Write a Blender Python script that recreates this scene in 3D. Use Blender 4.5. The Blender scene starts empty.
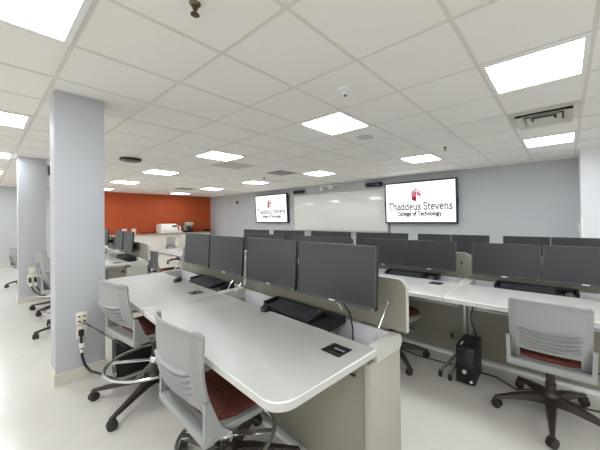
import bpy, bmesh, math, random
from mathutils import Vector, Matrix
random.seed(7)
SC = bpy.context.scene
COL = SC.collection
PI = math.pi
T = .6096            # ceiling tile
H = 2.36             # ceiling height
GX, GY = -1.0726, .9609   # a crossing of the ceiling grid
YF = 6.72            # front wall
XL = -12.85          # far left wall

# ------------------------------------------------------------------ materials
def srgb(r, g, b):
    f = lambda c: (c/255/12.92 if c/255 <= .04045 else ((c/255+.055)/1.055)**2.4)
    return (f(r), f(g), f(b), 1)

def mat(name, col, rough=.5, metal=0., spec=.5, noise=0., nscale=40., bump=0., bscale=None, emit=None, es=0., stretch=None, coat=0.):
    m = bpy.data.materials.new(name); m.use_nodes = True
    nt = m.node_tree; b = nt.nodes['Principled BSDF']
    c = srgb(*col)
    b.inputs['Base Color'].default_value = c
    b.inputs['Roughness'].default_value = rough
    b.inputs['Metallic'].default_value = metal
    b.inputs['Specular IOR Level'].default_value = spec
    b.inputs['Coat Weight'].default_value = coat
    if noise or bump:
        tc = nt.nodes.new('ShaderNodeTexCoord')
        src = tc.outputs['Object']
        if stretch:
            mp = nt.nodes.new('ShaderNodeMapping'); mp.inputs['Scale'].default_value = stretch
            nt.links.new(src, mp.inputs['Vector']); src = mp.outputs['Vector']
        n = nt.nodes.new('ShaderNodeTexNoise'); n.inputs['Scale'].default_value = nscale
        n.inputs['Detail'].default_value = 4
        nt.links.new(src, n.inputs['Vector'])
        if noise:
            r = nt.nodes.new('ShaderNodeValToRGB')
            r.color_ramp.elements[0].position = .3; r.color_ramp.elements[1].position = .7
            r.color_ramp.elements[0].color = tuple(v*(1-noise) for v in c[:3])+(1,)
            r.color_ramp.elements[1].color = tuple(min(1, v*(1+noise)) for v in c[:3])+(1,)
            nt.links.new(n.outputs['Fac'], r.inputs['Fac'])
            nt.links.new(r.outputs['Color'], b.inputs['Base Color'])
        if bump:
            n2 = n
            if bscale:
                n2 = nt.nodes.new('ShaderNodeTexNoise'); n2.inputs['Scale'].default_value = bscale
                nt.links.new(src, n2.inputs['Vector'])
            bp = nt.nodes.new('ShaderNodeBump'); bp.inputs['Strength'].default_value = bump
            bp.inputs['Distance'].default_value = .002
            nt.links.new(n2.outputs['Fac'], bp.inputs['Height'])
            nt.links.new(bp.outputs['Normal'], b.inputs['Normal'])
    if emit:
        b.inputs['Emission Color'].default_value = srgb(*emit)
        b.inputs['Emission Strength'].default_value = es
    return m

M = dict(
    floor=mat('vinyl_floor', (208, 204, 195), .2, spec=.5, noise=.025, nscale=6, coat=.1),
    tile=mat('ceiling_tile', (240, 237, 232), .9, spec=.2, noise=.02, nscale=120, bump=.25, bscale=260),
    tee=mat('ceiling_tee', (220, 216, 209), .6),
    wall=mat('grey_wall_paint', (186, 189, 191), .7, spec=.3, noise=.012, nscale=3, bump=.1, bscale=150),
    pillar=mat('blue_grey_paint', (186, 188, 191), .6, spec=.35, noise=.012, nscale=4, bump=.1, bscale=150),
    red=mat('rust_red_paint', (172, 78, 40), .7, spec=.3, noise=.03, nscale=2.5),
    white_wall=mat('white_wall_paint', (225, 226, 228), .7, spec=.3, noise=.01),
    base=mat('vinyl_baseboard', (206, 202, 190), .5),
    lam=mat('grey_laminate', (182, 181, 176), .38, spec=.45, noise=.02, nscale=220),
    edge=mat('pale_edge_band', (194, 192, 186), .35),
    rail_glint=mat('white_rail_edge_glint', (242, 242, 240), .3),  # white floor rail; also the highlight painted along worktop edges
    putty_shade=mat('putty_lid_shaded_panel', (140, 136, 122), .5, noise=.015, nscale=90),  # putty darkened in colour for shade behind monitors and under worktops
    under=mat('shaded_brown_panel', (108, 98, 82), .6, noise=.02, nscale=60),  # panel colour darkened to carry the shade below the left bank desk
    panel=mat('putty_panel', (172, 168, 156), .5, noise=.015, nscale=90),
    tray_in=mat('pale_liner', (214, 213, 216), .5),
    scr=mat('matte_screen', (50, 52, 53), .34, spec=.5),
    bez=mat('dark_bezel', (36, 37, 37), .4),
    bezedge=mat('grey_bezel_edge', (66, 67, 66), .35),
    blk=mat('black_plastic', (28, 28, 29), .42, noise=.1, nscale=60),
    blks=mat('black_gloss', (16, 16, 17), .18),
    key=mat('charcoal_keys', (52, 55, 60), .5),
    sil=mat('silver_logo', (225, 226, 228), .25, metal=.6),
    chrome=mat('chrome', (205, 206, 206), .12, metal=1.),
    chair=mat('grey_shell_plastic', (146, 148, 146), .4, spec=.45, noise=.012, nscale=200, bump=.08, bscale=500),
    fab=mat('red_brown_fabric', (106, 60, 52), .95, spec=.15, noise=.6, nscale=150, bump=.8),
    legm=mat('dark_bronze_metal', (66, 57, 52), .38, metal=.35),
    wheel=mat('caster_rubber', (44, 38, 35), .45),
    white=mat('white_plastic', (236, 235, 232), .4),
    ivory=mat('ivory_plate', (226, 221, 203), .4),
    board=mat('whiteboard_enamel', (232, 231, 227), .2, spec=.5, coat=.3),
    glow=mat('light_diffuser', (255, 255, 255), .6, emit=(241, 248, 255), es=9.),
    tvscr=mat('tv_white_screen', (20, 20, 20), .3, emit=(255, 255, 255), es=.62),
    tvbez=mat('tv_bezel', (30, 25, 46), .3),
    crim=mat('crimson_print', (60, 6, 20), .5, emit=(160, 30, 58), es=.5),
    crim2=mat('crimson_dark_print', (40, 4, 14), .5, emit=(122, 18, 44), es=.5),
    pink=mat('rose_print', (70, 40, 46), .5, emit=(208, 132, 148), es=.5),
    grytxt=mat('slate_print', (20, 20, 22), .5, emit=(72, 72, 78), es=.42),
    blktxt=mat('black_print', (5, 5, 6), .5, emit=(28, 26, 34), es=.4),
    alum=mat('brushed_aluminium', (190, 188, 182), .35, metal=.7),
    brass=mat('brass', (112, 100, 78), .3, metal=.9),
    vent=mat('vent_enamel', (205, 201, 192), .5),
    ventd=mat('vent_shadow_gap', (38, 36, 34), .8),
    perf=mat('perforated_return', (204, 200, 191), .7, noise=.15, nscale=300),
    wood=mat('tan_counter_top', (178, 150, 122), .45, noise=.06, nscale=12, stretch=(1, 8, 1)),
    cab=mat('cabinet_white', (222, 218, 208), .5, noise=.01),
    redtrim=mat('red_brown_edge', (128, 66, 52), .5),
    cupm=mat('cream_cup', (235, 220, 200), .4),
)

# ------------------------------------------------------------------ mesh builder
class MB:
    def __init__(s): s.bm = bmesh.new()
    def _v(s, co): return s.bm.verts.new(co)
    def box(s, x0, x1, y0, y1, z0, z1, m=0, bev=0., seg=2, M4=None, top=None):
        P = [(x, y, z) for z in (z0, z1) for y in (y0, y1) for x in (x0, x1)]
        v = [s._v(M4 @ Vector(p) if M4 else p) for p in P]
        F = [(0,2,3,1),(4,5,7,6),(0,1,5,4),(2,6,7,3),(0,4,6,2),(1,3,7,5)]
        fs = []
        for k, f in enumerate(F):
            fc = s.bm.faces.new([v[i] for i in f]); fc.material_index = m if not (top is not None and k == 1) else top; fs.append(fc)
        if bev:
            es = list({e for f in fs for e in f.edges})
            r = bmesh.ops.bevel(s.bm, geom=es, offset=bev, segments=seg, profile=.5, affect='EDGES')
            for f in r['faces']: f.material_index = m
        return s
    def prism(s, pts, vec, m=0, cap=None, bev=0., bm=None):
        a = [s._v(p) for p in pts]; vec = Vector(vec)
        b = [s._v(Vector(p)+vec) for p in pts]
        n = len(pts); fs = []
        f = s.bm.faces.new(a[::-1]); f.material_index = m; fs.append(f)
        f = s.bm.faces.new(b); f.material_index = m if cap is None else cap; fs.append(f)
        topf = f
        for i in range(n):
            f = s.bm.faces.new((a[i], a[(i+1) % n], b[(i+1) % n], b[i])); f.material_index = m; fs.append(f)
        if bev:
            es = [e for e in topf.edges]
            r = bmesh.ops.bevel(s.bm, geom=es, offset=bev, segments=2, profile=.5, affect='EDGES')
            for f in r['faces']: f.material_index = m if bm is None else bm
        return s
    def tube(s, pts, r, n=10, m=0, closed=False, r1=None):
        pts = [Vector(p) for p in pts]; N = len(pts); rings = []
        up = None
        for i, p in enumerate(pts):
            if closed: d = pts[(i+1) % N]-pts[i-1]
            else: d = pts[min(i+1, N-1)]-pts[max(i-1, 0)]
            d.normalize()
            if up is None:
                up = Vector((0, 0, 1)) if abs(d.z) < .9 else Vector((1, 0, 0))
            a = d.cross(up)
            if a.length < 1e-4: a = d.orthogonal()
            a.normalize(); b = a.cross(d).normalized(); up = b
            rr = r if r1 is None else r+(r1-r)*i/max(1, N-1)
            rings.append([s._v(p+a*rr*math.cos(2*PI*k/n)+b*rr*math.sin(2*PI*k/n)) for k in range(n)])
        R = N if closed else N-1
        for i in range(R):
            A, B = rings[i], rings[(i+1) % N]
            for k in range(n):
                f = s.bm.faces.new((A[k], A[(k+1) % n], B[(k+1) % n], B[k])); f.material_index = m
        if not closed:
            f = s.bm.faces.new(rings[0][::-1]); f.material_index = m
            f = s.bm.faces.new(rings[-1]); f.material_index = m
        return s
    def lathe(s, prof, c=(0, 0, 0), n=24, m=0, axis='Z'):
        rings = []
        for r, h in prof:
            ring = []
            for k in range(n):
                a = 2*PI*k/n; x, y = r*math.cos(a), r*math.sin(a)
                p = {'Z': (x, y, h), 'X': (h, x, y), 'Y': (x, h, -y)}[axis]
                ring.append(s._v((p[0]+c[0], p[1]+c[1], p[2]+c[2])))
            rings.append(ring)
        for A, B in zip(rings, rings[1:]):
            for k in range(n):
                f = s.bm.faces.new((A[k], A[(k+1) % n], B[(k+1) % n], B[k])); f.material_index = m
        f = s.bm.faces.new(rings[0][::-1]); f.material_index = m
        f = s.bm.faces.new(rings[-1]); f.material_index = m
        return s
    def build(s, name, mats, parent=None, xf=None, sharp=35, doubles=False):
        if doubles: bmesh.ops.remove_doubles(s.bm, verts=s.bm.verts, dist=1e-5)
        bmesh.ops.recalc_face_normals(s.bm, faces=s.bm.faces)
        me = bpy.data.meshes.new(name); s.bm.to_mesh(me); s.bm.free()
        for m in (mats if isinstance(mats, (list, tuple)) else [mats]): me.materials.append(M[m])
        me.polygons.foreach_set('use_smooth', [True]*len(me.polygons))
        me.set_sharp_from_angle(angle=math.radians(sharp))
        o = bpy.data.objects.new(name, me); COL.objects.link(o)
        if parent: o.parent = parent
        if xf is not None: o.matrix_local = xf
        return o

def tag(o, label=None, cat=None, group=None, kind=None):
    if label: o['label'] = label
    if cat: o['category'] = cat
    if group: o['group'] = group
    if kind: o['kind'] = kind
    return o
def thing(name, label, cat, loc=(0, 0, 0), rz=0., group=None):
    o = bpy.data.objects.new(name, None); COL.objects.link(o)
    o.empty_display_size = .1
    o.location = loc; o.rotation_euler = (0, 0, rz)
    return tag(o, label, cat, group)
def dup(root, loc=None, rz=None, label=None, group=None):
    r = root.copy(); COL.objects.link(r)
    if loc is not None: r.location = loc
    if rz is not None: r.rotation_euler = (0, 0, rz)
    if label: r['label'] = label
    if group: r['group'] = group
    def rec(a, b):
        for ch in list(a.children):
            c = ch.copy(); COL.objects.link(c); c.parent = b
            rec(ch, c)
    rec(root, r)
    return r
def struct(mb, name, m, **k): return tag(mb.build(name, m, **k), kind='structure')

# ------------------------------------------------------------------ room shell
XR, YB = 3.2, -3.2
struct(MB().box(XL-.1, XR, YB, YF+.1, -.1, 0), 'floor', 'floor')
struct(MB().box(XL-.1, XR, YB, YF+.1, H, H+.1), 'ceiling', 'tile')
g = MB()
jx0, jx1 = math.ceil((GX-XR)/T), math.floor((GX-XL)/T)
for j in range(jx0, jx1+1):
    x = GX-j*T; g.box(x-.012, x+.012, YB, YF, H-.003, H)
for i in range(math.ceil((YB-GY)/T), math.floor((YF-GY)/T)+1):
    y = GY+i*T; g.box(XL, XR, y-.012, y+.012, H-.0027, H)
struct(g, 'trim_1', 'tee')
struct(MB().box(XL, XR, YF, YF+.1, 0, H), 'wall_front', 'wall')
struct(MB().box(.206, 1.6, 6.0, YF, 0, H), 'wall_front_pier', 'white_wall')
struct(MB().box(XL-.1, XL, 1.55, YF, 0, H), 'wall_left', 'red')
struct(MB().box(XL-.1, XL+.0, YB, 1.55, 0, H), 'wall_left_grey', 'wall')
struct(MB().box(XR, XR+.1, YB, YF+.1, 0, H), 'wall_right', 'white_wall')
struct(MB().box(XL, XL+.012, YB, YF, 0, .1, bev=.003), 'baseboard_left', 'base')
struct(MB().box(XL+.02, .2, YF-.012, YF, 0, .1, bev=.003), 'baseboard_front', 'base')

def pillar(x1, y0, lab, nm):
    w, d = .235, .315
    struct(MB().box(x1-w, x1, y0, y0+d, 0, H, bev=.004), nm, 'pillar')
    b = MB(); t = .008
    b.box(x1-w-t, x1+t, y0-t, y0, 0, .1); b.box(x1-w-t, x1+t, y0+d, y0+d+t, 0, .1)
    b.box(x1, x1+t, y0, y0+d, 0, .1); b.box(x1-w-t, x1-w, y0, y0+d, 0, .1)
    struct(b, 'baseboard_'+nm, 'base')
pillar(-3.165, .378, '', 'pillar_1')
pillar(-6.83, .398, '', 'pillar_2')
# corner guard + switch on the front pier
g = thing('corner_guard', 'narrow white corner guard on the front wall pier', 'corner guard', (.206, 6.0, 0))
MB().box(-.006, .03, -.006, .0, .0, 1.27, bev=.002).build('strip', 'white', g)
s = thing('light_switch', 'small white switch plate beside the white corner guard', 'switch', (.206, 6.5, 1.03))
MB().box(-.012, 0, -.06, .06, 0, .14, bev=.003).build('plate', 'white', s)
MB().box(-.02, -.01, -.015, .015, .045, .095, bev=.003).build('rocker', 'white', s)

# ------------------------------------------------------------------ ceiling things
def tile_c(i, j): return (GX-(j+.5)*T, GY+(i+.5)*T)
first = None
def light(i, j, label):
    global first
    x, y = tile_c(i, j)
    if first is None:
        first = thing('ceiling_light', label, 'ceiling light', (x, y, H), 0, 'square ceiling lights')
        a = T/2-.012; b = .264
        f = MB()
        f.box(-a, a, -a, -b, -.012, -.001); f.box(-a, a, b, a, -.012, -.001)
        f.box(-a, -b, -b, b, -.012, -.001); f.box(b, a, -b, b, -.012, -.001)
        f.build('frame', 'white', first)
        MB().box(-b, b, -b, b, -.009, -.002).build('diffuser', 'glow', first)
        return first
    return dup(first, (x, y, H), 0, label)
names = {
 (-2, 1): 'ceiling light cut off by the top left corner of the picture',
 (-2, 5): 'square ceiling light left of the near blue-grey pillar top, cut by the picture edge',
 (2, -2): 'large ceiling light at upper right, nearer than the air vent',
 (6, -2): 'ceiling light near the right end of the front wall, beyond the air vent',
 (2, 1): 'ceiling light in the middle of the ceiling, just beyond the white smoke detector',
 (6, 1): 'ceiling light close above the right wall screen',
 (6, 5): 'ceiling light above the whiteboard, near the small white spotlights',
 (2, 5): 'ceiling light above the left desk monitors, beside the flush return grille',
 (6, 9): 'ceiling light above the left wall screen',
 (2, 9): 'ceiling light just right of the black ceiling disc',
 (2, 13): 'ceiling light just beyond the black ceiling disc toward the rust red wall',
 (6, 13): 'ceiling light near the corner of rust red and grey walls',
 (6, 17): 'ceiling light closest to the rust red wall, at its right half',
 (2, 17): 'ceiling light closest to the rust red wall, at the edge of the near pillar',
 (-2, 13): 'ceiling light left of the far pillar top',
 (-2, 17): 'ceiling light farthest at the far left, close to the pale grey wall',
}
for (i, j), lab in names.items(): light(i, j, lab)
for i, j in ((-2, -3), (-2, -6), (2, -6), (-6, 1), (-6, 5), (-6, -3), (6, -6), (-2, 9), (-6, 9), (-6, 13)):
    if (i, j) in names: continue
    light(i, j, 'square ceiling light over the part of the room outside the picture')

x, y = tile_c(4, -2)
v = thing('air_vent', 'square louvred ceiling air vent between the two lights on the right', 'air vent', (x, y, H))
MB().box(-.285, .285, -.285, .285, -.004, -.001).build('backplate', 'tile', v)
f = MB()
def sq_ring(mb, a, b, z0, z1, m=0):
    pts0 = [(-a, -a), (a, -a), (a, a), (-a, a)]; pts1 = [(-b, -b), (b, -b), (b, b), (-b, b)]
    for k in range(4):
        p, q, r, t_ = pts0[k], pts0[(k+1) % 4], pts1[(k+1) % 4], pts1[k]
        vs = [mb._v((p[0], p[1], z0)), mb._v((q[0], q[1], z0)), mb._v((r[0], r[1], z1)), mb._v((t_[0], t_[1], z1))]
        ws = [mb._v((w.co.x, w.co.y, w.co.z+.004)) for w in vs]
        for quad in ((vs[3], vs[2], vs[1], vs[0]), (ws[0], ws[1], ws[2], ws[3])):
            ff = mb.bm.faces.new(quad); ff.material_index = m
        for e in range(4):
            ff = mb.bm.faces.new((vs[e], vs[(e+1) % 4], ws[(e+1) % 4], ws[e])); ff.material_index = m
for a, b, z0, z1 in ((.285, .235, -.006, -.02), (.235, .165, -.05, -.018), (.15, .105, -.045, -.018)):
    sq_ring(f, a, b, z0, z1)
f.build('louver', 'vent', v)
MB().box(-.24, .24, -.24, .24, -.008, -.004).build('duct_shade', 'ventd', v)  # flat dark plate stands in for the shaded opening behind the louvres
MB().box(-.085, .085, -.085, .085, -.045, -.04).build('center_plate', 'vent', v)

def flat_grille(i, j, label, m='perf', nm='return_grille', s=.28):
    x, y = tile_c(i, j)
    v = thing(nm, label, 'air vent', (x, y, H))
    MB().box(-s, s, -s, s, -.006, -.001).build('plate', m, v)
    q = MB()
    for k in range(11):
        yy = -s+.03+k*(2*s-.06)/10
        q.box(-s+.02, s-.02, yy-.006, yy+.006, -.009, -.006)
    q.build('slat', 'vent', v)
flat_grille(3, 6, 'flush perforated return grille in the ceiling beyond the left desks', 'perf')
flat_grille(5, 6, 'dark slotted ceiling vent in front of the left wall screen', 'ventd', 'ceiling_vent', .24)
flat_grille(5, 14, 'dark slotted ceiling vent close to the rust red wall', 'ventd', 'ceiling_vent', .24)
x, y = -2.013, 3.131
v = thing('speaker_grille', 'round grey speaker grille flush in the ceiling beside the middle light', 'ceiling speaker', (x, y, H))
MB().lathe([(.11, -.001), (.11, -.006), (.1, -.008), (.02, -.008)], n=32).build('grille', 'perf', v)
v = thing('ceiling_disc', 'black flattened disc-shaped fixture on the ceiling before the rust red wall', 'ceiling fixture', (-5.69, 1.6, H))
MB().lathe([(.15, -.001), (.16, -.02), (.15, -.045), (.11, -.06), (.02, -.062)], n=32).build('body', 'blks', v)
MB().lathe([(.165, -.0005), (.165, -.008)], n=32).build('mounting_ring', 'white', v)

def sprinkler(x, y, label, esc):
    v = thing('sprinkler', label, 'sprinkler', (x, y, H))
    MB().lathe([(esc, -.001), (esc*.95, -.008), (.018, -.016)], n=24).build('escutcheon', 'white' if esc > .035 else 'brass', v)
    MB().lathe([(.012, -.015), (.012, -.03), (.005, -.032), (.005, -.05)], n=12).build('nozzle', 'brass', v)
    q = MB().tube([(-.012, 0, -.028), (-.016, 0, -.04), (-.004, 0, -.054)], .003).tube([(.012, 0, -.028), (.016, 0, -.04), (.004, 0, -.054)], .003)
    q.lathe([(.02, -.054), (.021, -.058), (.006, -.058)], n=16)
    q.build('deflector', 'brass', v)
sprinkler(-1.392, .659, 'brass sprinkler head in the ceiling at the top edge of the picture', .026)
sprinkler(-1.389, 4.362, 'small sprinkler head in the ceiling between the right screen light and the air vent', .025)
sprinkler(-5.905, 4.487, 'small sprinkler head in the ceiling between the dark vent and the left screen light', .025)
v = thing('smoke_detector', 'round white ceiling detector with a dark centre beside the middle light', 'detector', (-1.397, 1.879, H))
MB().lathe([(.065, -.001), (.065, -.012), (.05, -.02), (.03, -.022)], n=32).build('base', 'white', v)
MB().lathe([(.022, -.02), (.022, -.04), (.012, -.045)], n=20).build('sensor', 'white', v)
MB().lathe([(.012, -.043), (.011, -.052)], n=16).build('lens', 'blks', v)

# ------------------------------------------------------------------ stroke lettering
def arc(cx, cy, rx, ry, a0, a1, n=9):
    return [(cx+rx*math.cos(math.radians(a0+(a1-a0)*k/(n-1))), cy+ry*math.sin(math.radians(a0+(a1-a0)*k/(n-1)))) for k in range(n)]
def ser(x, y, w=.17): return [(x-w/2, y), (x+w/2, y)]
G = {  # glyph: (advance, strokes[, thin strokes])
 'T': (.66, [[(.33, 0), (.33, .7)], [(.04, .68), (.62, .68)]], [[(.05, .7), (.05, .55)], [(.61, .7), (.61, .55)], ser(.33, .01, .26)]),
 'S': (.54, [arc(.27, .53, .18, .16, 45, 270)+arc(.27, .19, .2, .18, 90, -150)], [[(.42, .7), (.42, .52)], [(.08, .01), (.08, .2)]]),
 'C': (.64, [arc(.36, .35, .3, .34, 50, 310, 14)], [[(.58, .69), (.58, .5)]]),
 'h': (.6, [[(.13, 0), (.13, .74)], arc(.3, .28, .17, .2, 170, 0)+[(.47, 0)]], [ser(.13, .01), ser(.47, .01), [(.04, .73), (.13, .73)]]),
 'a': (.52, [arc(.24, .32, .16, .16, 150, 0)+[(.4, .05), (.48, .01)], arc(.22, .14, .15, .13, 60, 330)], []),
 'd': (.58, [arc(.25, .23, .19, .22, 40, 320, 12), [(.44, .74), (.44, 0)]], [[(.35, .73), (.44, .73)], [(.44, .01), (.53, .01)]]),
 'e': (.52, [[(.09, .26), (.43, .26)]+arc(.26, .24, .18, .23, 10, 310, 12)], []),
 'u': (.6, [[(.13, .46), (.13, .2)]+arc(.29, .2, .16, .19, 180, 350), [(.46, .46), (.46, 0)]], [[(.04, .45), (.13, .45)], [(.37, .45), (.46, .45)], [(.46, .01), (.55, .01)]]),
 's': (.44, [arc(.22, .34, .13, .11, 45, 270)+arc(.22, .12, .14, .12, 90, -150)], [[(.34, .45), (.34, .33)], [(.07, .01), (.07, .14)]]),
 't': (.4, [[(.17, .6), (.17, .1)]+arc(.25, .1, .08, .09, 180, 320), [(.04, .44), (.34, .44)]], []),
 'v': (.54, [[(.08, .45), (.27, .01), (.46, .45)]], [ser(.08, .45), ser(.46, .45)]),
 'n': (.6, [[(.13, 0), (.13, .46)], arc(.3, .28, .17, .18, 170, 0)+[(.47, 0)]], [ser(.13, .01), ser(.47, .01), [(.04, .45), (.13, .45)]]),
 'o': (.54, [arc(.27, .23, .2, .22, 0, 360, 17)], []),
 'l': (.3, [[(.15, 0), (.15, .74)]], [ser(.15, .01), [(.06, .73), (.15, .73)]]),
 'g': (.54, [arc(.24, .3, .15, .15, 0, 360, 13), [(.12, .17), (.12, .06), (.4, .02)]+arc(.25, -.06, .18, .11, 20, -200), [(.37, .42), (.5, .45)]], []),
 'f': (.36, [arc(.28, .6, .12, .13, 40, 180)+[(.16, 0)], [(.03, .44), (.33, .44)]], [ser(.16, .01)]),
 'c': (.48, [arc(.27, .23, .19, .22, 45, 315, 11)], []),
 'y': (.54, [[(.08, .45), (.27, .03)], [(.46, .45), (.22, -.14), (.1, -.2)]], [ser(.08, .45), ser(.46, .45)]),
 ' ': (.3, [], []),
}
def text_width(t, tr=0.): return sum(G[c][0]+tr for c in t)
def lettering(mb, t, cx, z, width, wt=.075, tr=0., vs=1.):
    s = width/text_width(t, tr); x = cx-width/2
    y = 0.
    for c in t:
        adv, st, th = G[c]
        for lst, w in ((st, wt), (th, wt*.6)):
            for pl in lst:
                for k in range(len(pl)-1):
                    a = Vector((pl[k][0], pl[k][1])); b = Vector((pl[k+1][0], pl[k+1][1])); d = b-a
                    if d.length < 1e-6: continue
                    d.normalize(); n = Vector((-d.y, d.x))*w/2; a = a-d*w*.2; b = b+d*w*.2
                    dy = -.0004-.00002*(k % 3)
                    mb.bm.faces.new([mb._v((x+s*q.x, y+dy, z+s*vs*q.y)) for q in (a-n, b-n, b+n, a+n)])
        x += (adv+tr)*s

def tv(x, z, label, tilt):
    w, h = 1.80, 1.03
    v = thing('wall_screen', label, 'screen', (x, YF, z), 0, 'wall screens')
    xf = Matrix.Translation((0, -.11, 0)) @ Matrix.Rotation(tilt, 4, 'X')
    MB().box(-w/2, w/2, 0, .06, -h/2, h/2, bev=.006).build('housing', 'tvbez', v, xf)
    b = MB(); t = .035
    b.box(-w/2, w/2, -.012, 0, h/2-t, h/2); b.box(-w/2, w/2, -.012, 0, -h/2, -h/2+t*1.1)
    b.box(-w/2, -w/2+t, -.012, 0, -h/2, h/2); b.box(w/2-t, w/2, -.012, 0, -h/2, h/2)
    b.build('bezel', 'tvbez', v, xf)
    p = MB().box(-w/2+t, w/2-t, -.004, 0, -h/2+t, h/2-t).build('panel', 'tvscr', v, xf)
    a = MB().box(-.3, .3, .06, .09, -.2, .2); a.build('wall_mount', 'blk', v, xf)
    MB().box(-w/2-.02, -w/2, .0, .04, -.06, .06, bev=.004).box(w/2, w/2+.02, .0, .04, -.06, .06, bev=.004).build('side_control', 'blk', v, xf)
    L = Matrix.Translation((0, -.0045, 0))
    m = MB(); lettering(m, 'Thaddeus Stevens', .0, -.18, 1.6, .125, vs=1.28); m.build('lettering', 'grytxt', p, L)
    m = MB(); lettering(m, 'College of Technology', .0, -.32, 1.1, .19, vs=1.2); m.build('lettering', 'blktxt', p, L)
    q = MB()
    def poly(pts, m=0, d=0.): 
        f = q.bm.faces.new([q._v((a_, -.0004-d, b_)) for a_, b_ in pts]); f.material_index = m
    k = .184; ox = -.055; oz = .18
    def P(*pts): return [(ox+k*a_, oz+k*.86*b_) for a_, b_ in pts]
    poly(P((-.75, .35), (.02, 1.0), (.05, .78), (-.7, .2)), 1)              # roof left
    poly(P((.02, 1.0), (.8, .35), (.74, .2), (.05, .78)), 2)                # roof right
    poly(P((-.6, .22), (.04, .62), (.04, -1.0), (-.6, -.8)), 0)             # left face
    poly(P((.1, .62), (.66, .2), (.62, -.5), (.5, -.3), (.4, -.15), (.1, -.1)), 2)
    poly(P((-.46, .1), (-.3, .2), (-.3, -.25), (-.46, -.25)), 2, .0004)
    poly(P((-.22, .24), (-.06, .32), (-.06, -.25), (-.22, -.25)), 2, .0004)
    poly(P((-.6, -.35), (.04, -.38), (.04, -.46), (-.6, -.43)), 1, .0004)
    poly(P((.2, .4), (.32, .3), (.32, 0), (.2, .02)), 0, .0004)
    poly(P((.42, .24), (.54, .15), (.54, -.15), (.42, -.05)), 0, .0004)
    poly(P((-.6, -.55), (.04, -.6), (.04, -1.0), (-.6, -.8)), 1, .0006)
    q.build('emblem', ['crim', 'crim2', 'pink'], p, L)
    return v
tv(-2.75, 1.68, 'right large wall screen above the right desks showing the college name and crimson emblem', math.radians(2))
tv(-8.33, 1.69, 'left large wall screen between the whiteboard and rust red wall showing the college name', math.radians(3))

w = thing('whiteboard', 'long white gloss whiteboard on the front wall between the two screens', 'whiteboard', (-5.7, YF, 0))
MB().box(-1.5, 2.05, -.015, 0, .95, 2.08, bev=.003).build('surface', 'board', w)
f = MB(); f.box(-1.52, 2.07, -.022, 0, 2.08, 2.1); f.box(-1.52, -1.5, -.022, 0, .95, 2.1); f.box(2.05, 2.07, -.022, 0, .95, 2.1); f.box(-1.52, 2.07, -.022, 0, .93, .95)
f.build('frame', 'alum', w)
MB().box(-1.4, 1.9, -.09, -.022, .915, .93, bev=.003).build('pen_tray', 'alum', w)
def bar_speaker(x, z, label):
    v = thing('wall_speaker', label, 'speaker', (x, YF, z), 0, 'small black wall speakers')
    MB().box(-.27, .27, -.09, 0, -.06, .06, bev=.045, seg=4).build('body', 'blk', v)
    MB().box(-.22, .22, -.095, -.085, -.035, .035, bev=.004).build('grille', 'blks', v)
bar_speaker(-6.92, 2.21, 'slim black speaker over the left end of the whiteboard beside the left screen')
bar_speaker(-4.03, 2.215, 'slim black speaker over the right end of the whiteboard beside the right screen')
v = thing('spotlight_bracket', 'pair of small white spotlights on a bracket above the whiteboard', 'spotlight', (-5.65, YF, 2.28))
MB().box(-.32, .32, -.05, 0, .02, .055, bev=.008).build('bar', 'white', v)
for sx in (-.22, .2):
    h_ = MB().lathe([(.03, 0), (.05, .03), (.06, .14), (.055, .15)], n=18).build('head', 'white', v, Matrix.Translation((sx, -.05, .02)) @ Matrix.Rotation(math.radians(130 if sx < 0 else 115), 4, Vector((1, .35 if sx < 0 else -.2, 0)).normalized()))
v = thing('wall_sensor', 'small brown round sensor high on the grey front wall left of the left screen', 'sensor', (-10.63, YF, 2.02))
MB().lathe([(.07, 0), (.07, -.03), (.04, -.045)], axis='Y', n=20).build('body', 'redtrim', v)
MB().lathe([(.02, -.044), (.018, -.055)], axis='Y', n=14).build('button', 'blk', v)
v = thing('screen_cable', 'dark cable hanging down the wall under the left edge of the right screen', 'cable', (-3.58, YF-.012, 0))
MB().tube([(0, 0, 1.26), (.003, 0, 1.05), (0, 0, .6)], .012).build('cord', 'blk', v)
v = thing('cable_trunk', 'vertical grey cable cover on the front wall left of the left screen', 'cable cover', (-11.27, YF, .1))
MB().box(-.02, .02, -.015, 0, 0, 2.24, bev=.003).build('cover', 'wall', v)

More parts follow.
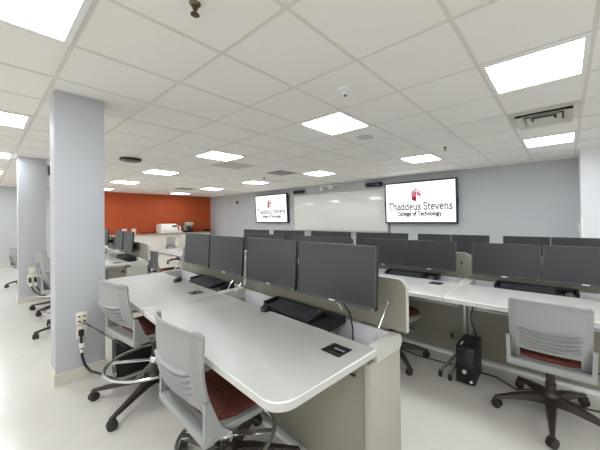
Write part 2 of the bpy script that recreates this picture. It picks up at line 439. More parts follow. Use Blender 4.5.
# ------------------------------------------------------------------ desks
def rounded(x0, x1, y0, y1, r, corners='abcd', n=6):
    pts = []
    for key, cx, cy, a0 in (('a', x0, y0, 180), ('b', x1, y0, 270), ('c', x1, y1, 0), ('d', x0, y1, 90)):
        if key in corners:
            ox = cx+r*(1 if key in 'ad' else -1); oy = cy+r*(1 if key in 'ab' else -1)
            for k in range(n+1):
                a = math.radians(a0+90*k/n); pts.append((ox+r*math.cos(a), oy+r*math.sin(a)))
        else: pts.append((cx, cy))
    return pts
def desk(loc, rz, L, label, group, ml=.53, D=.755, foot=False, wt=.545, lid_h=.265, detail=True, lx=(.03, .03), xgrom=None, round_c='ab', grom=(), pm='putty_shade'):
    d = thing('computer_desk', label, 'desk', loc, rz, group)
    zt = .715; th = .032
    p = rounded(0, L, 0, wt, .075, round_c)
    t = MB().prism([(a, b, zt-th) for a, b in p], (0, 0, th), 0, cap=1, bev=.004, bm=2)
    t.build('worktop', ['edge', 'lam', 'rail_glint'], d)  # top bevel coloured white as a painted edge highlight
    for k, x0 in enumerate((0, L-.045)):
        q = rounded(wt, D+.01, zt-.065, zt+.008, .03, 'bc' if True else '')
        MB().prism([(x0, a, b) for a, b in q], (.045, 0, 0), 0).build('end_cap', 'edge', d)
        MB().box(x0+.004, x0+.041, ml-.03, D, .03, zt-.06, bev=.004).build('side_panel', 'panel', d)
    MB().box(.041, L-.041, ml-.012, ml+.008, .04, zt-th, bev=.002).build('modesty_panel', pm, d)  # darker than the side panels: shade under the worktop put into its colour
    MB().box(.041, L-.041, D-.02, D-.002, .04, zt-.0, bev=.002).build('back_panel', 'tray_in', d)
    MB().box(.045, L-.045, wt-.01, D-.022, .5, .512).build('well_floor', 'tray_in', d)
    if ml < wt: MB().box(.045, L-.045, ml+.008, D-.022, .03, .04).build('well_base', 'panel', d)
    MB().box(.01, L-.01, ml-.035, ml+.012, 0, .028, bev=.003).build('floor_rail', 'rail_glint', d)
    # raised lid behind the monitors
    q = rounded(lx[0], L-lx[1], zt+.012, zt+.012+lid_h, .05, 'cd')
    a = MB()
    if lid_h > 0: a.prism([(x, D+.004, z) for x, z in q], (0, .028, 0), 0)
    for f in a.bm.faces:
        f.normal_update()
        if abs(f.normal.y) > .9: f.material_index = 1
    if lid_h > 0: lid = a.build('lid', ['edge', 'putty_shade'], d)
    else: a.bm.free()
    if lid_h <= 0: MB().box(.048, L-.048, wt+.003, D-.002, zt-.03, zt+.002, bev=.003).build('lid', ['lam'], d)
    for sx, dx in ((.07, .0), (L-.07, .0)) if lid_h > 0 else ():
        s = MB().tube([(sx, wt+.06, zt-.06), (sx, D-.09, zt+.045)], .0045).tube([(sx, D-.092, zt+.043), (sx, D-.0, zt+.15)], .003)
        s.box(sx-.008, sx+.008, D-.006, D+.006, zt+.138, zt+.158)
        s.build('gas_strut', 'chrome', d)
    if detail:
        gx = L-.155 if xgrom is None else xgrom
        gm = MB().box(gx-.055, gx+.055, wt-.175, wt-.085, zt, zt+.004, bev=.0015).build('power_module', 'blk', d)
        MB().box(gx-.012, gx+.045, wt-.128, wt-.122, zt+.0035, zt+.0055).build('slot', 'sil', gm)
        MB().box(gx-.035, gx-.02, wt-.137, wt-.112, zt+.0035, zt+.005).box(gx-.02, gx+.04, wt-.15, wt-.138, zt+.0035, zt+.005).build('socket', 'blks', gm)
        for x0 in (.06, L-.085):
            MB().prism([(x0, .17, zt-th-.004), (x0, wt-.05, zt-th-.004), (x0, wt-.05, zt-th-.05), (x0, .17, zt-th-.022)], (.025, 0, 0), 0).build('support_arm', 'alum', d)
        MB().tube([(L-.2, ml-.03, .59), (L-.16, ml-.06, .575), (L-.13, ml-.03, .58), (L-.1, ml-.02, .57)], .006).build('cable_loop', 'blk', d)
    for gx, gz in grom:
        MB().box(gx-.013, gx+.013, ml-.018, ml-.01, gz-.026, gz+.026, bev=.003).build('cable_grommet', 'blk', d)
    if foot:
        s = MB()
        s.tube([(L-.012, ml-.045, .6), (L-.012, ml-.045, .09)], .018)
        s.tube([(L-.012, ml-.045, .14), (L-.1, .23, .045)], .013); s.tube([(L-.012, ml-.045, .14), (L-.02, .22, .045)], .013)
        s.build('splayed_leg', 'alum', d)
        MB().lathe([(.016, 0), (.016, .045)], (L-.1, .23, 0), n=12).lathe([(.016, 0), (.016, .045)], (L-.02, .22, 0), n=12).build('foot_cap', 'blk', d)
    return d

tray0 = None
def key_tray(loc, rz, label, w=.66, dd=.175, mouse='black', tilt=.1):
    """black tray with lip; the keyboard and the mouse on it are things of their own"""
    global tray0, kb0, ms0
    t = thing('keyboard_tray', label, 'keyboard tray', loc, rz, 'black keyboard trays')
    R = Matrix.Rotation(tilt, 4, 'X')
    MB().box(-w/2, w/2, -dd/2, dd/2, 0, .012, bev=.004).build('deck', 'blk', t, R)
    b = MB(); b.box(-w/2, w/2, dd/2-.015, dd/2, .012, .045, bev=.003); b.box(-w/2, -w/2+.015, -dd/2+.05, dd/2, .01, .045); b.box(w/2-.015, w/2, -dd/2+.05, dd/2, .01, .045)
    b.build('rim', 'blk', t, R)
    MB().tube([(-w/2, -dd/2, .006), (w/2, -dd/2, .006)], .012).build('front_roll', 'blks', t, R)
    return t
kb0 = None
def keyboard(loc, rz, label, tilt=.1):
    global kb0
    if kb0 is None:
        kb0 = thing('keyboard', label, 'keyboard', loc, rz, 'black computer keyboards')
        R = Matrix.Rotation(tilt, 4, 'X')
        MB().prism([(-.225, -.07, 0), (-.225, .07, 0), (-.225, .07, .024), (-.225, -.07, .014)], (.45, 0, 0)).build('case', 'blk', kb0, R)
        k = MB()
        for r in range(6):
            y = -.058+r*.0205; z = .0145+(y+.07)*.0714
            for c in range(21):
                x = -.212+c*.0205
                if c in (15, 19) and r in (2, 5): continue
                if r == 0 and 4 <= c <= 9:
                    if c == 4: k.box(x, x+.0205*6-.004, y, y+.0165, z, z+.006)
                    continue
                k.box(x, x+.0165, y, y+.0165, z, z+.006)
        o = k.build('keys', 'key', kb0, R); tag(o, 'charcoal keys')
        MB().box(.16, .2, .062, .068, .0245, .026).build('indicator_strip', 'sil', kb0, R)
        return kb0
    return dup(kb0, loc, rz, label)
def mouse(loc, rz, label, m):
    o = thing('mouse', label, 'mouse', loc, rz, 'computer mice')
    b = MB().lathe([(.012, 0), (.03, .002), (.032, .012), (.028, .024), (.016, .034), (.004, .037)], n=20)
    b.build('shell', m, o, Matrix.Diagonal((1, 1.75, 1, 1)))
    MB().lathe([(.006, -.004), (.008, 0), (.006, .004)], (0, .03, .034), n=12, axis='X').build('wheel', 'blks', o)
    return o

mon0 = {}
def monitor(size, loc, rz, label, group, tilt=-.05):
    """loc = bottom centre of the front face"""
    w, h = size
    if size not in mon0:
        m = thing('monitor', label, 'monitor', loc, rz, group)
        R = Matrix.Rotation(tilt, 4, 'X')
        MB().box(-w/2, w/2, 0, .02, 0, h, bev=.004).build('frame', 'bez', m, R)
        b = MB(); t = .007
        b.box(-w/2, w/2, -.004, 0, h-t, h, bev=.001); b.box(-w/2, w/2, -.004, 0, 0, .012, bev=.001)
        b.box(-w/2, -w/2+t, -.004, 0, 0, h, bev=.001); b.box(w/2-t, w/2, -.004, 0, 0, h, bev=.001)
        b.build('bezel', 'bezedge', m, R)
        MB().box(-w/2+t, w/2-t, -.002, .0, .012, h-t).build('screen', 'scr', m, R)
        MB().box(-w*.3, w*.3, .02, .045, .04, h-.06, bev=.01).build('back_shell', 'bez', m, R)
        MB().box(-.022, .022, -.006, -.003, .002, .011).build('logo', 'sil', m, R)
        MB().box(w/2-.02, w/2-.012, -.006, -.003, .003, .009).build('power_light', 'sil', m, R)
        MB().box(-.03, .03, .045, {.572: .142, .512: .12}.get(w, .073), .04, .1, bev=.004).build('mount_arm', 'blk', m)
        mon0[size] = m
        return m
    return dup(mon0[size], loc, rz, label, group)

SA = -.065; RA = math.atan(SA)       # the near row runs slightly askew
def rowA(x): return .578+SA*(x+.705)     # front edge
ux, uy = math.cos(RA), math.sin(RA)
LA, LB = 1.51, 1.44
ax, ay = -.705-LA*ux, .578-LA*uy
bx, by = ax-LB*ux, ay-LB*uy
desk((ax, ay, 0), RA, LA, 'nearest grey desk with rounded corner and black power plate, two large monitors behind it', 'near row of desks', lx=(.02, -.03), xgrom=LA-.13, grom=((LA-.1, .17),))
desk((bx, by, 0), RA, LB, 'grey desk next to the near pillar, joined to the left end of the nearest desk', 'near row of desks', lx=(.02, .03), xgrom=LB-.17, round_c='a')
cx_, cy_ = -4.82-1.5*ux, .79-1.5*uy
desk((cx_, cy_, 0), RA, 1.5, 'desk beyond the near pillar with two slanted-looking grey monitors before the rust red wall', 'near row of desks', lx=(.03, .0), lid_h=.235)
desk((cx_-1.46*ux, cy_-1.46*uy, 0), RA, 1.44, 'desk mostly hidden behind the near pillar, farthest of the near row', 'near row of desks', detail=False)

BIG = (.572, .312); SM = (.512, .288); FAR = (.51, .285)
ga = 'monitors on the near row of desks'
def monA(xr, y, z, label, w=.572):
    monitor(BIG, (xr-w/2*ux, y-w/2*uy, z), RA, label, ga)
monA(-.712, 1.185, .857, 'large dark monitor nearest the camera, at the right end of the nearest desk')
monA(-1.315, 1.225, .858, 'large dark monitor on the nearest desk, left of its twin')
monA(-1.985, 1.285, .855, 'grey-lit monitor at the right end of the desk beside the near pillar')
monA(-2.575, 1.322, .86, 'grey-lit monitor second from the right on the desk beside the near pillar')
monA(-5.2, 1.47, .825, 'grey monitor before the rust red wall, right one of the pair beyond the near pillar')
monA(-5.84, 1.51, .825, 'grey monitor before the rust red wall, left one of the pair beyond the near pillar')
monA(-6.95, 1.56, .83, 'monitor half hidden by the edge of the near pillar before the rust red wall')

g2 = 'middle row of desks'; gm2 = 'monitors on the middle row'
Y2 = 2.14; DL = 1.2
l2 = ['grey desk at the right with the office chair pulled up and two monitors',
      'grey desk left of the black computer tower, under the right wall screen',
      'middle row desk hidden behind the two nearest monitors',
      'middle row desk hidden behind the monitors of the desk by the near pillar']
x1 = .49
for k in range(4):
    desk((x1-(k+1)*DL-.0*k, Y2, 0), 0, DL-.006, l2[k], g2, ml=.68, D=.78, wt=.55, foot=(k == 1), lid_h=.235, lx=(.0, .0), xgrom=DL-.2, round_c='', grom=((DL-.14, .18),) if k == 1 else ())
ml = ['dark monitor on the right desk, cut off by the right picture edge',
      'dark monitor on the right desk, above the black keyboard, left of its twin',
      'dark monitor on the desk under the right wall screen, right one of its pair',
      'dark monitor half hidden by the right end of the nearest large monitor',
      'dark monitor in the middle row showing only its top above the right nearest monitor',
      'middle row monitor showing its top above the gap between the two nearest monitors',
      'dark monitor in the middle row showing above the left nearest monitor',
      'middle row monitor just right of the pillar desk monitors, partly behind the nearest pair']
pairs2 = [(.372, -.153), (-.807, -1.325), (-2.03, -2.55), (-3.23, -3.75)]
k = 0
for a in pairs2:
    for xr in a:
        monitor(SM, (xr-SM[0]/2, 2.80, .787), 0, ml[k], gm2); k += 1
# left bank of the middle row
desk((-6.45, 2.1, 0), 0, 1.45, 'white-looking desk in front of the counter, before the rust red wall', g2, ml=.62, lx=(.03, .03), detail=False, lid_h=0, pm='under')

g3 = 'far row of desks'; gm3 = 'monitors on the far row'
Y3 = 3.7
ord_ = ['first', 'second', 'third', 'fourth', 'fifth', 'sixth']
for k in range(6):
    desk((x1-(k+1)*DL, Y3, 0), 0, DL-.006, 'far row desk by the front wall, %s from the right end' % ord_[k], g3, ml=.64, lid_h=.2, detail=False, round_c='')
labs3 = ['far row monitor at the right picture edge, behind the right desk monitors',
  'far row monitor beside the one at the right picture edge, behind the right desk monitors',
  'far row monitor under the lower right corner of the right wall screen',
  'far row monitor under the middle of the right wall screen',
  'far row monitor under the left edge of the right wall screen',
  'far row monitor just left of the right wall screen, behind the right nearest monitor',
  'far row monitor under the middle of the whiteboard, right one of a pair',
  'far row monitor under the middle of the whiteboard, left one of a pair',
  'far row monitor under the left end of the whiteboard',
  'far row monitor under the right part of the left wall screen',
  'far row monitor second from the left end, behind the pillar desk monitors',
  'far row monitor at the left end, behind the pillar desk monitors']
xs3 = [(.375, -.14), (-.815, -1.335), (-2.01, -2.53), (-3.17, -3.69), (-4.41, -4.92), (-5.62, -6.14)]
k = 0
for a in xs3:
    for xr in a:
        monitor(FAR, (xr-FAR[0]/2, 4.38, .765), 0, labs3[k], gm3); k += 1

# ------------------------------------------------------------------ keyboards on their trays
def put_keys(x, y, rz, z, label_t, label_k, mx=.3, mm='blk', label_m='', w=.66, my=-.02, free=None):
    key_tray((x, y, z), rz, label_t, w)
    c, s = math.cos(rz), math.sin(rz)
    kb = keyboard((x-.05*c, y-.05*s, z+.0135), rz, label_k)
    if w < .6: kb.scale = (.86, .9, 1)
    px, py = mx*c-my*s, mx*s+my*c
    if free: mouse(free, rz+.8, label_m, mm)
    else: mouse((x+px, y+py, z+.0125+my*.1), rz, label_m, mm)
put_keys(-1.33, 1.262, RA-.02, .692, 'black keyboard tray under the two nearest monitors', 'black keyboard on the nearest desk under the two large monitors', mx=-.31, my=-.075,
         label_m='black mouse at the left end of the nearest keyboard', free=(-1.53, 1.165, .715))
put_keys(-2.62, 1.345, RA, .692, 'black keyboard tray under the monitors of the pillar desk', 'black keyboard under the monitors of the desk by the near pillar', mx=-.3, my=-.08,
         label_m='black mouse at the corner of the tray on the pillar desk', free=(-2.93, 1.2, .715))
put_keys(-.20, 2.785, 0, .692, 'black keyboard tray under the monitors of the right desk', 'black keyboard under the monitors of the right desk', mx=.225, my=-.05, mm='bezedge', label_m='silver mouse beside the keyboard on the right desk', w=.56)
put_keys(-1.25, 2.785, 0, .692, 'black keyboard tray under the right wall screen, on the desk left of the tower', 'black keyboard on the desk under the right wall screen', mx=.225, my=-.05, mm='bezedge', label_m='silver mouse beside the keyboard on the desk under the right wall screen', w=.56)
put_keys(-5.6, 1.485, RA, .692, 'black keyboard tray under the grey monitors before the rust red wall', 'black keyboard under the grey monitors before the rust red wall', mx=.28, label_m='black mouse under the grey monitors before the rust red wall')

# ------------------------------------------------------------------ chairs
SEAT = .465
def back_mesh(W=.49, z0=.435, z1=.825, slits=5, lean=.11):
    bm = bmesh.new()
    us = [-1, -.95, -.9, -.84, -.76, -.7]+[-.7+1.4*k/14 for k in range(1, 14)]+[.7, .76, .84, .9, .95, 1]
    sl = [.315+.065*k for k in range(slits)]
    vs = [0, .03, .06, .1, .14, .175, .2, .235, .27]
    for s in sl: vs += [s-.014, s+.014, s+.034]
    vs += [.66, .72, .78, .84, .89, .93, .96, .985, 1]
    def pos(u, v):
        w = W/2*(1-.06*(1-v))
        if v > .95: w *= 1-.06*((v-.95)/.05)**2.5
        x = u*w
        y = -.03-lean*v+.05*u*u*(.35+.65*v)-.03*math.sin(PI*min(1, v*1.1))
        dr = .02*abs(u)**1.5*(1 if .28 < v < .62 else 0)
        z = z0+(z1-z0)*v-.012*(u*u)*(v > .95)
        if abs(u) < .72:
            for s in sl:
                if s-.02 < v < s: y += .008
                if s < v < s+.022: y -= .013
        if abs(u) > .88: y += .014
        return Vector((x, y, z+(.016*(1-u*u) if .28 < v < .62 else 0)*-1))
    grid = [[bm.verts.new(pos(u, v)) for u in us] for v in vs]
    for i in range(len(vs)-1):
        vm = (vs[i]+vs[i+1])/2
        for j in range(len(us)-1):
            um = abs((us[j]+us[j+1])/2)
            if any(abs(vm-s) < .014 for s in sl) and um < .72: continue
            if .03 < vm < .175 and um < .78: continue
            if vm < .03 and um < .78: continue
            bm.faces.new((grid[i][j], grid[i][j+1], grid[i+1][j+1], grid[i+1][j]))
    bmesh.ops.delete(bm, geom=[v for v in bm.verts if not v.link_faces], context='VERTS')
    bmesh.ops.recalc_face_normals(bm, faces=bm.faces)
    bm.normal_update()
    old = list(bm.verts); faces = list(bm.faces); rim = [e for e in bm.edges if len(e.link_faces) == 1]
    loops = [next(l for l in e.link_faces[0].loops if l.edge == e) for e in rim]
    pairs = [(l.vert, l.link_loop_next.vert) for l in loops]
    tw = {v: bm.verts.new(v.co-v.normal*.011) for v in old}
    for f in faces: bm.faces.new([tw[v] for v in reversed(f.verts)])
    for a, b in pairs: bm.faces.new((b, a, tw[a], tw[b]))
    return bm
def superell(a, b, n=28, p=4.):
    out = []
    for k in range(n):
        t_ = 2*PI*k/n; c, s = math.cos(t_), math.sin(t_)
        out.append((a*math.copysign(abs(c)**(2/p), c), b*math.copysign(abs(s)**(2/p), s)))
    return out
def loft(mb, rings, m=0):
    R = [[mb._v(p) for p in r] for r in rings]; n = len(R[0])
    for A, B in zip(R, R[1:]):
        for k in range(n):
            f = mb.bm.faces.new((A[k], A[(k+1) % n], B[(k+1) % n], B[k])); f.material_index = m
    mb.bm.faces.new(R[0][::-1]).material_index = m; mb.bm.faces.new(R[-1]).material_index = m
def caster(mb, x, y, ang):
    d = Vector((math.cos(ang), math.sin(ang), 0))
def make_chair(label, stool, spin, W=.49, lift=0., z1=.825, lean=.11):
    c = thing('task_stool' if stool else 'task_chair', label, 'chair', (0, 0, 0), 0, 'grey classroom chairs')
    s = MB()
    oy = .01; k = W/.47; zl = lift-.022
    loft(s, [[(x, y+oy, z+zl) for x, y in superell(a*k, b)] for a, b, z in ((.15, .15, .392), (.2, .19, .4), (.232, .222, .425), (.24, .23, .448), (.236, .226, .456), (.215, .205, .458))])
    s.build('seat_pan', 'chair', c)
    s = MB()
    loft(s, [[(x, y+oy+.012, z+zl+.006*(1-(x/.22)**2)) for x, y in superell(a*k, b)] for a, b, z in ((.205, .2, .452), (.213, .207, .462), (.208, .202, .474), (.18, .175, .482), (.1, .1, .486))])
    s.build('cushion', 'fab', c)
    bm = back_mesh(W, z1=z1, lean=lean)
    mb = MB(); mb.bm.free(); mb.bm = bm
    mb.build('backrest', 'chair', c, Matrix.Translation((0, -.165, lift)), sharp=50)
    fr = MB()
    for sx in (-1, 1):
        e = W/2
        fr.prism([(sx*e*.93, -.235, .395+lift), (sx*e*.93, -.12, .405+lift), (sx*e*.93, -.165, .45+lift), (sx*e*.95, -.212, .57+lift), (sx*e*.95, -.232, .57+lift), (sx*e*.93, -.232, .45+lift)], (sx*.022, 0, 0))
    fr.box(-W/2-.01, W/2+.01, -.24, -.185, .39+lift, .437+lift, bev=.014)
    fr.build('back_frame', 'chair', c)
    MB().box(-.09, .09, -.1, .1, .34+lift, .376+lift, bev=.01).build('mechanism', 'blk', c)
    MB().tube([(.08, .02, .358+lift), (.2, .03, .352+lift), (.25, .03, .358+lift)], .006).build('lever', 'blk', c)
    MB().lathe([(.03, .1), (.03, .22), (.026, .222), (.026, .35+lift)], n=18).build('column', 'legm' if not stool else 'legm', c)
    b = MB().lathe([(.045, .085), (.05, .1), (.05, .135), (.034, .16)], n=20).build('base_hub', 'legm', c)
    R = .315 if not stool else .35+lift*.6
    for k in range(5):
        a = spin+2*PI*k/5; X = Matrix.Rotation(a, 4, 'Z')
        l = MB()
        pr = [(.03, .034, .088, .142), (.12, .028, .092, .135), (.22, .02, .082, .112), (R-.01, .014, .066, .084), (R+.012, .013, .058, .08)]
        loft(l, [[(x, -w, z0), (x, w, z0), (x, w*.8, z1), (x, -w*.8, z1)] for x, w, z0, z1 in pr])
        l.build('leg', 'legm', b, X)
        q = MB()
        q.tube([(R, 0, .03), (R, 0, .066)], .008)
        sw = .9 if k % 2 else -.7
        Q = Matrix.Translation((R, 0, .03)) @ Matrix.Rotation(sw, 4, 'Z')
        tmp = MB()
        for y0 in (-.022, .006):
            tmp.lathe([(.02, y0), (.03, y0+.003), (.03, y0+.013), (.02, y0+.016)], n=18, axis='Y')
        tmp.box(-.02, .026, -.006, .006, -.005, .032, bev=.003)
        for f in tmp.bm.verts: f.co = Q @ f.co
        me = bpy.data.meshes.new('t'); tmp.bm.to_mesh(me); q.bm.from_mesh(me); bpy.data.meshes.remove(me); tmp.bm.free()
        q.build('caster', 'wheel', b, X)
    if stool:
        r = .235+lift*.9; z = .205+lift*.5
        rg = MB().tube([(r*math.cos(2*PI*k/40), r*math.sin(2*PI*k/40), z) for k in range(40)], .011, closed=True).build('foot_ring', 'chrome', c)
        for k in range(4):
            a = PI/4+k*PI/2
            MB().prism([(.03, -.016, z-.005), (r, -.016, z-.005), (r, .016, z-.005), (.03, .016, z-.005)], (0, 0, .008)).build('spoke', 'chrome', rg, Matrix.Rotation(a, 4, 'Z'))
        MB().lathe([(.034, z-.03), (.04, z-.02), (.04, z+.02), (.034, z+.03)], n=18).build('ring_collar', 'chrome', rg)
    return c
def place(o, x, y, rz, label=None):
    o.location = (x, y, 0); o.rotation_euler = (0, 0, rz)
    if label: o['label'] = label
    return o
stool = make_chair('grey stool with red-brown seat nearest the camera, tucked under the nearest desk', True, 3.4, .50, 0., .865)
place(stool, -1.37, .80, -.04)
tall = make_chair('grey stool with red-brown seat and chrome foot ring beside the near pillar', True, 2.75, .49, .085, .82, .15)
place(tall, -2.46, .845, .07)
st3 = dup(tall, (-5.95, .83, 0), .12, 'grey stool seen between the two pillars, beside the far pillar')
st4 = dup(tall, (-4.74, .78, 0), 1.0, 'grey stool almost wholly hidden behind the near pillar, one caster showing')
ch = make_chair('grey office chair with slotted back at the right desk', False, -PI/2+.05, .415, -.015, .815, .08)
place(ch, -.085, 2.33, .0)
ch2 = dup(ch, (-1.28, 2.42, 0), -.37, 'grey office chair with red seat behind the raised lid of the nearest desk')
ch3 = dup(ch, (-8.75, .66, 0), .1, 'grey office chair by the far left wall, left of the far pillar')
ch4 = dup(ch, (-5.5, 2.06, 0), .05, 'grey office chair at the white-topped desk before the counter, back turned to the camera')
ch5 = dup(ch, (-9.4, 3.85, 0), .2, 'grey office chair in front of the white counter, under the white printer')
ch6 = dup(ch, (-4.36, 2.14, 0), -.05, 'grey office chair partly hidden by the left monitor of the desk by the near pillar')

# ------------------------------------------------------------------ tower, outlets, cords
t = thing('computer_tower', 'black computer tower standing on the floor under the right desks', 'computer', (-.622, 2.37, 0), .03)
MB().box(-.067, .067, 0, .275, .008, .292, bev=.005).build('case', 'blk', t)
MB().box(-.066, .066, -.012, .001, .01, .29, bev=.004).build('front_panel', 'blks', t)
MB().box(.0, .055, -.014, -.01, .16, .27, bev=.002).build('drive_bay', 'bez', t)
MB().lathe([(.017, -.0125), (.015, -.0145)], (-.005, 0, .1), n=20, axis='Y').build('badge', 'sil', t)
MB().lathe([(.011, -.0125), (.01, -.014)], (.045, 0, .035), n=16, axis='Y').build('sticker', 'white', t)
MB().box(-.045, -.03, .02, .1, .292, .2935).build('top_label', 'white', t)
MB().box(-.01, .04, .05, .1, .292, .2945).build('top_port', 'blks', t)
for sx in (-.055, .055): MB().box(sx-.012, sx+.012, .02, .25, 0, .009).build('foot', 'blk', t)
MB().tube([(.03, .277, .2), (.02, .3, .3), (-.02, .29, .42), (.0, .28, .52), (.03, .28, .6)], .005).build('power_cord', 'blk', t)
dup(t, (-2.97, .72, 0), 0, 'black computer tower on the floor behind the stool beside the near pillar')
v = thing('monitor_cable', 'black cable dropping from the nearest large monitor into the desk well', 'cable')
MB().tube([(-1.0, 1.255, .872), (-.97, 1.27, .83), (-.935, 1.28, .78), (-.92, 1.285, .7), (-.915, 1.28, .6)], .0045).build('cord', 'blk', v)
MB().tube([(-1.02, 1.24, .862), (-.985, 1.245, .835), (-.965, 1.25, .80)], .006).build('cable_clip', 'alum', v)
v = thing('floor_cable', 'thin dark cable lying on the floor along the bottom of the right desks', 'cable')
MB().tube([(-1.5, 2.66, .006), (-1.1, 2.58, .006), (-.85, 2.6, .006), (-.45, 2.62, .006), (-.3, 2.52, .006), (-.18, 2.62, .006), (.1, 2.55, .006), (.45, 2.62, .006)], .005).build('cord', 'blk', v)

def outlet(x, ys, z, label, w=.072, h=.105, quad=False):
    o = thing('wall_outlet', label, 'outlet', (x, ys, z))
    MB().box(0, .008, -w/2, w/2, -h/2, h/2, bev=.003).build('plate', 'ivory', o)
    q = MB()
    if quad:
        for yy in (-.017, .017):
            for zz in (.017, -.022): q.box(.007, .0105, yy-.0075, yy+.0075, zz-.006, zz+.006, bev=.001)
    else:
        for zz in (-.024, .024): q.box(.007, .011, -.014, .014, zz-.014, zz+.014, bev=.003)
    q.build('socket', 'blk' if quad else 'ivory', o)
    return o
PX = -3.165
outlet(PX, .537, .497, 'upper ivory outlet plate with small data jacks on the near pillar', quad=True)
outlet(PX, .537, .385, 'lower ivory outlet plate with a black plug in it on the near pillar')
v = thing('power_plug', 'black plug and cord hanging from the lower outlet of the near pillar', 'plug', (PX+.012, .527, .39))
MB().box(0, .04, -.016, .016, -.03, .02, bev=.006).build('plug_head', 'blk', v)
MB().tube([(.02, 0, -.02), (.035, 0, -.1), (.03, .005, -.2), (.04, .02, -.27), (.07, .05, -.325), (.14, .1, -.345), (.3, .17, -.375)], .009).build('cord', 'blk', v)
MB().box(.018, .05, -.014, .014, -.125, -.085, bev=.003).box(.024, .044, -.01, .01, -.165, -.135, bev=.003).build('cord_tag', 'white', v)
v = thing('data_cable', 'pair of thin dark cables from the upper outlet of the near pillar to the stool', 'cable', (PX+.012, .537, .49))
MB().tube([(0, .01, -.02), (.1, .06, -.07), (.25, .14, -.15), (.38, .24, -.2)], .0028).tube([(0, -.01, -.022), (.1, .05, -.06), (.27, .13, -.12), (.4, .2, -.2)], .0028).build('cord', 'blk', v)
outlet(-6.83, .545, .51, 'white outlet plate on the far pillar')
o = outlet(-6.83, .55, .37, 'wide outlet box with two black plugs on the far pillar', w=.12, h=.16)
v = thing('plug_pair', 'two black plugs with white collars hanging from the box on the far pillar', 'plug', (-6.82, .55, .37))
for dy in (-.03, .03):
    MB().tube([(.012, dy, .02), (.04, dy, .0), (.045, dy, -.05)], .016).build('plug_head', 'blk', v)
    MB().tube([(.045, dy, -.05), (.05, dy+.01, -.11)], .018).build('collar', 'white', v)
    MB().tube([(.05, dy+.01, -.11), (.07, dy+.04, -.19), (.06, dy+.1, -.26), (.04, .14, -.3)], .008).build('cord', 'blk', v)
v = thing('wall_box', 'white wall-mounted box with a black front on the far pillar side', 'wall box', (-6.88, .713, 1.9))
MB().box(-.2, 0, 0, .09, 0, .4, bev=.006).build('case', 'white', v)
MB().box(-.01, .02, .03, .08, .2, .36, bev=.006).build('front', 'blk', v)

# ------------------------------------------------------------------ counter by the rust red wall
c = thing('counter', 'long white cabinet counter with tan top along the rust red wall', 'counter', (XL, 0, 0))
MB().box(.01, .66, 2.0, 6.4, .76, .8, bev=.004).build('countertop', 'wood', c)
MB().box(.01, .6, 2.02, 6.38, .0, .76).build('carcass', 'cab', c)
for k in range(7):
    y0 = 2.03+k*.622
    dd = MB().box(.6, .62, y0+.005, y0+.617, .1, .745, bev=.004).build('door', 'cab', c)
    MB().box(.62, .635, y0+.26, y0+.36, .69, .7, bev=.003).build('handle', 'alum', dd)
CX = XL+.38
v = thing('printer', 'white boxy printer on the tan counter before the rust red wall', 'printer', (CX, 4.72, .8), PI/2)
MB().box(-.31, .31, -.25, .25, .0, .33, bev=.02).build('body', 'white', v)
MB().box(-.28, .28, -.2, .2, .33, .37, bev=.02).build('scanner_lid', 'white', v)
MB().box(-.25, .25, -.257, -.249, .04, .14, bev=.003).build('paper_drawer', 'cab', v)
MB().box(.1, .28, -.256, -.249, .24, .31, bev=.003).build('control_panel', 'blk', v)
v = thing('desk_fan', 'small white appliance with tilted spout next to the printer on the counter', 'appliance', (CX, 5.22, .8)); v.name = 'small_appliance'
MB().lathe([(.1, 0), (.1, .03), (.05, .06)], n=20).build('base', 'white', v)
MB().tube([(0, -.05, .05), (0, 0, .16), (0, -.02, .28)], .05, r1=.03).build('body', 'white', v)
v = thing('coffee_machine', 'grey coffee machine with a black front on the counter right of the printer', 'coffee machine', (CX, 5.55, .8), PI/2)
MB().box(-.15, .15, -.15, .2, 0, .06, bev=.01).build('drip_base', 'blk', v)
MB().box(-.15, .15, .02, .2, .06, .4, bev=.02).build('body', 'panel', v)
MB().box(-.15, .15, -.15, .2, .28, .42, bev=.02).build('head', 'panel', v)
MB().lathe([(.06, .06), (.075, .1), (.07, .2), (.05, .22)], (0, -.06, 0), n=18).build('jug', 'blks', v)
for k, yy in enumerate((3.32, 3.62)):
    v = thing('paper_cup', 'cream cup on the tan counter above the grey monitors, %s of two' % ('left' if k == 0 else 'right'), 'cup', (CX-.1, yy, .8), 0, 'cups on the counter')
    MB().lathe([(.055, 0), (.075, .18), (.078, .19)], n=18).build('body', 'cupm', v)
    MB().lathe([(.08, .185), (.08, .2), (.06, .21)], n=18).build('lid', 'white', v)
for k, yy in enumerate((3.86, 4.02, 4.2)):
    v = thing('stapler' if k else 'tape_dispenser', ['small dark tape dispenser on the tan counter, first item left of the printer stack', 'small dark stapler on the tan counter in the middle of three small items', 'small dark stapler on the tan counter closest to the printer'][k], 'office tool', (CX, yy, .8), .3*k)
    MB().box(-.02, .02, -.07, .07, 0, .015, bev=.003).build('base', 'blk', v)
    MB().prism([(-.018, -.07, .02), (-.018, .06, .02), (-.018, .07, .06), (-.018, -.05, .05)], (.036, 0, 0)).build('arm', 'blk', v)
v = thing('low_shelf', 'low tray shelf with red-brown edges on the counter end near the corner', 'shelf', (CX, 6.05, .8))
MB().box(-.25, .25, -.38, .34, .12, .14).build('upper_board', 'redtrim', v)
MB().box(-.25, .25, -.38, .34, .0, .02).build('lower_board', 'redtrim', v)
for yy in (-.36, .32): MB().box(-.24, .24, yy-.01, yy+.01, .02, .12).build('side', 'redtrim', v)
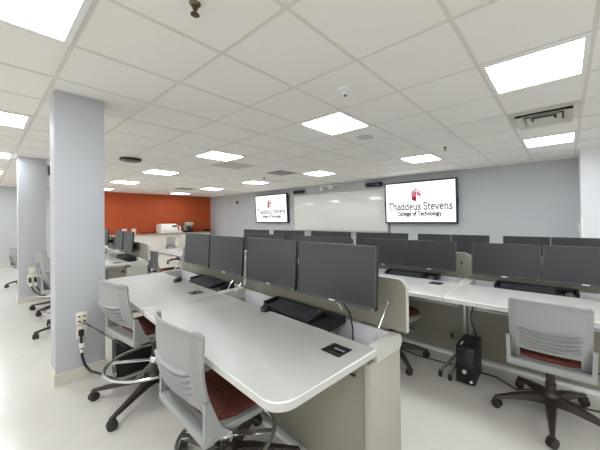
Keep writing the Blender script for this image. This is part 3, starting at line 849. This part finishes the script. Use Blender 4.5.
v = thing('tissue_box', 'small white paper box on the middle row between two monitors', 'box', (-4.05, 2.6, .715), .2)
MB().box(-.06, .06, -.05, .05, 0, .09, bev=.004).build('carton', 'white', v)
MB().prism([(-.03, 0, .09), (.03, 0, .09), (.045, .02, .13), (-.02, -.02, .14)], (0, .006, 0)).build('tissue', 'tray_in', v)
v = thing('wall_phone', 'small white wall phone on the rust red wall between the left monitors', 'phone', (XL, 2.62, .86))
MB().box(0, .05, -.1, .1, -.14, .14, bev=.01).build('base', 'white', v)
MB().box(.05, .09, -.09, -.03, -.13, .13, bev=.012).build('handset', 'white', v)

# ------------------------------------------------------------------ light, camera
w = bpy.data.worlds.new('World'); SC.world = w; w.use_nodes = True
w.node_tree.nodes['Background'].inputs['Color'].default_value = (1, 1, 1, 1)
w.node_tree.nodes['Background'].inputs['Strength'].default_value = .6

cam = bpy.data.cameras.new('camera'); co = bpy.data.objects.new('camera', cam); COL.objects.link(co)
F, YAW, PITCH, ROLL = 285.82, .6733, .006, -.0109
cam.sensor_fit = 'HORIZONTAL'; cam.sensor_width = 36; cam.lens = 36*F/600
cam.shift_x = -36.67/600; cam.shift_y = -8.09/600
c, s = math.cos(YAW), math.sin(YAW)
fwd = Vector((-s*math.cos(PITCH), c*math.cos(PITCH), math.sin(PITCH))); r = Vector((c, s, 0)); u = r.cross(fwd)
r2 = math.cos(ROLL)*r+math.sin(ROLL)*u; u2 = -math.sin(ROLL)*r+math.cos(ROLL)*u
m = Matrix((r2, u2, -fwd)).transposed().to_4x4(); m.translation = (0, 0, 1.305)
co.matrix_world = m
cam.clip_start = .02
SC.camera = co
SC.view_settings.view_transform = 'Standard'; SC.view_settings.look = 'None'
SC.view_settings.gamma = 1; SC.view_settings.use_curve_mapping = False
SC.view_settings.exposure = 1.16
SC.cycles.use_denoising = True
SC.cycles.max_bounces = 10; SC.cycles.diffuse_bounces = 6
SC.cycles.caustics_reflective = False; SC.cycles.caustics_refractive = False
SC.cycles.sample_clamp_indirect = 4
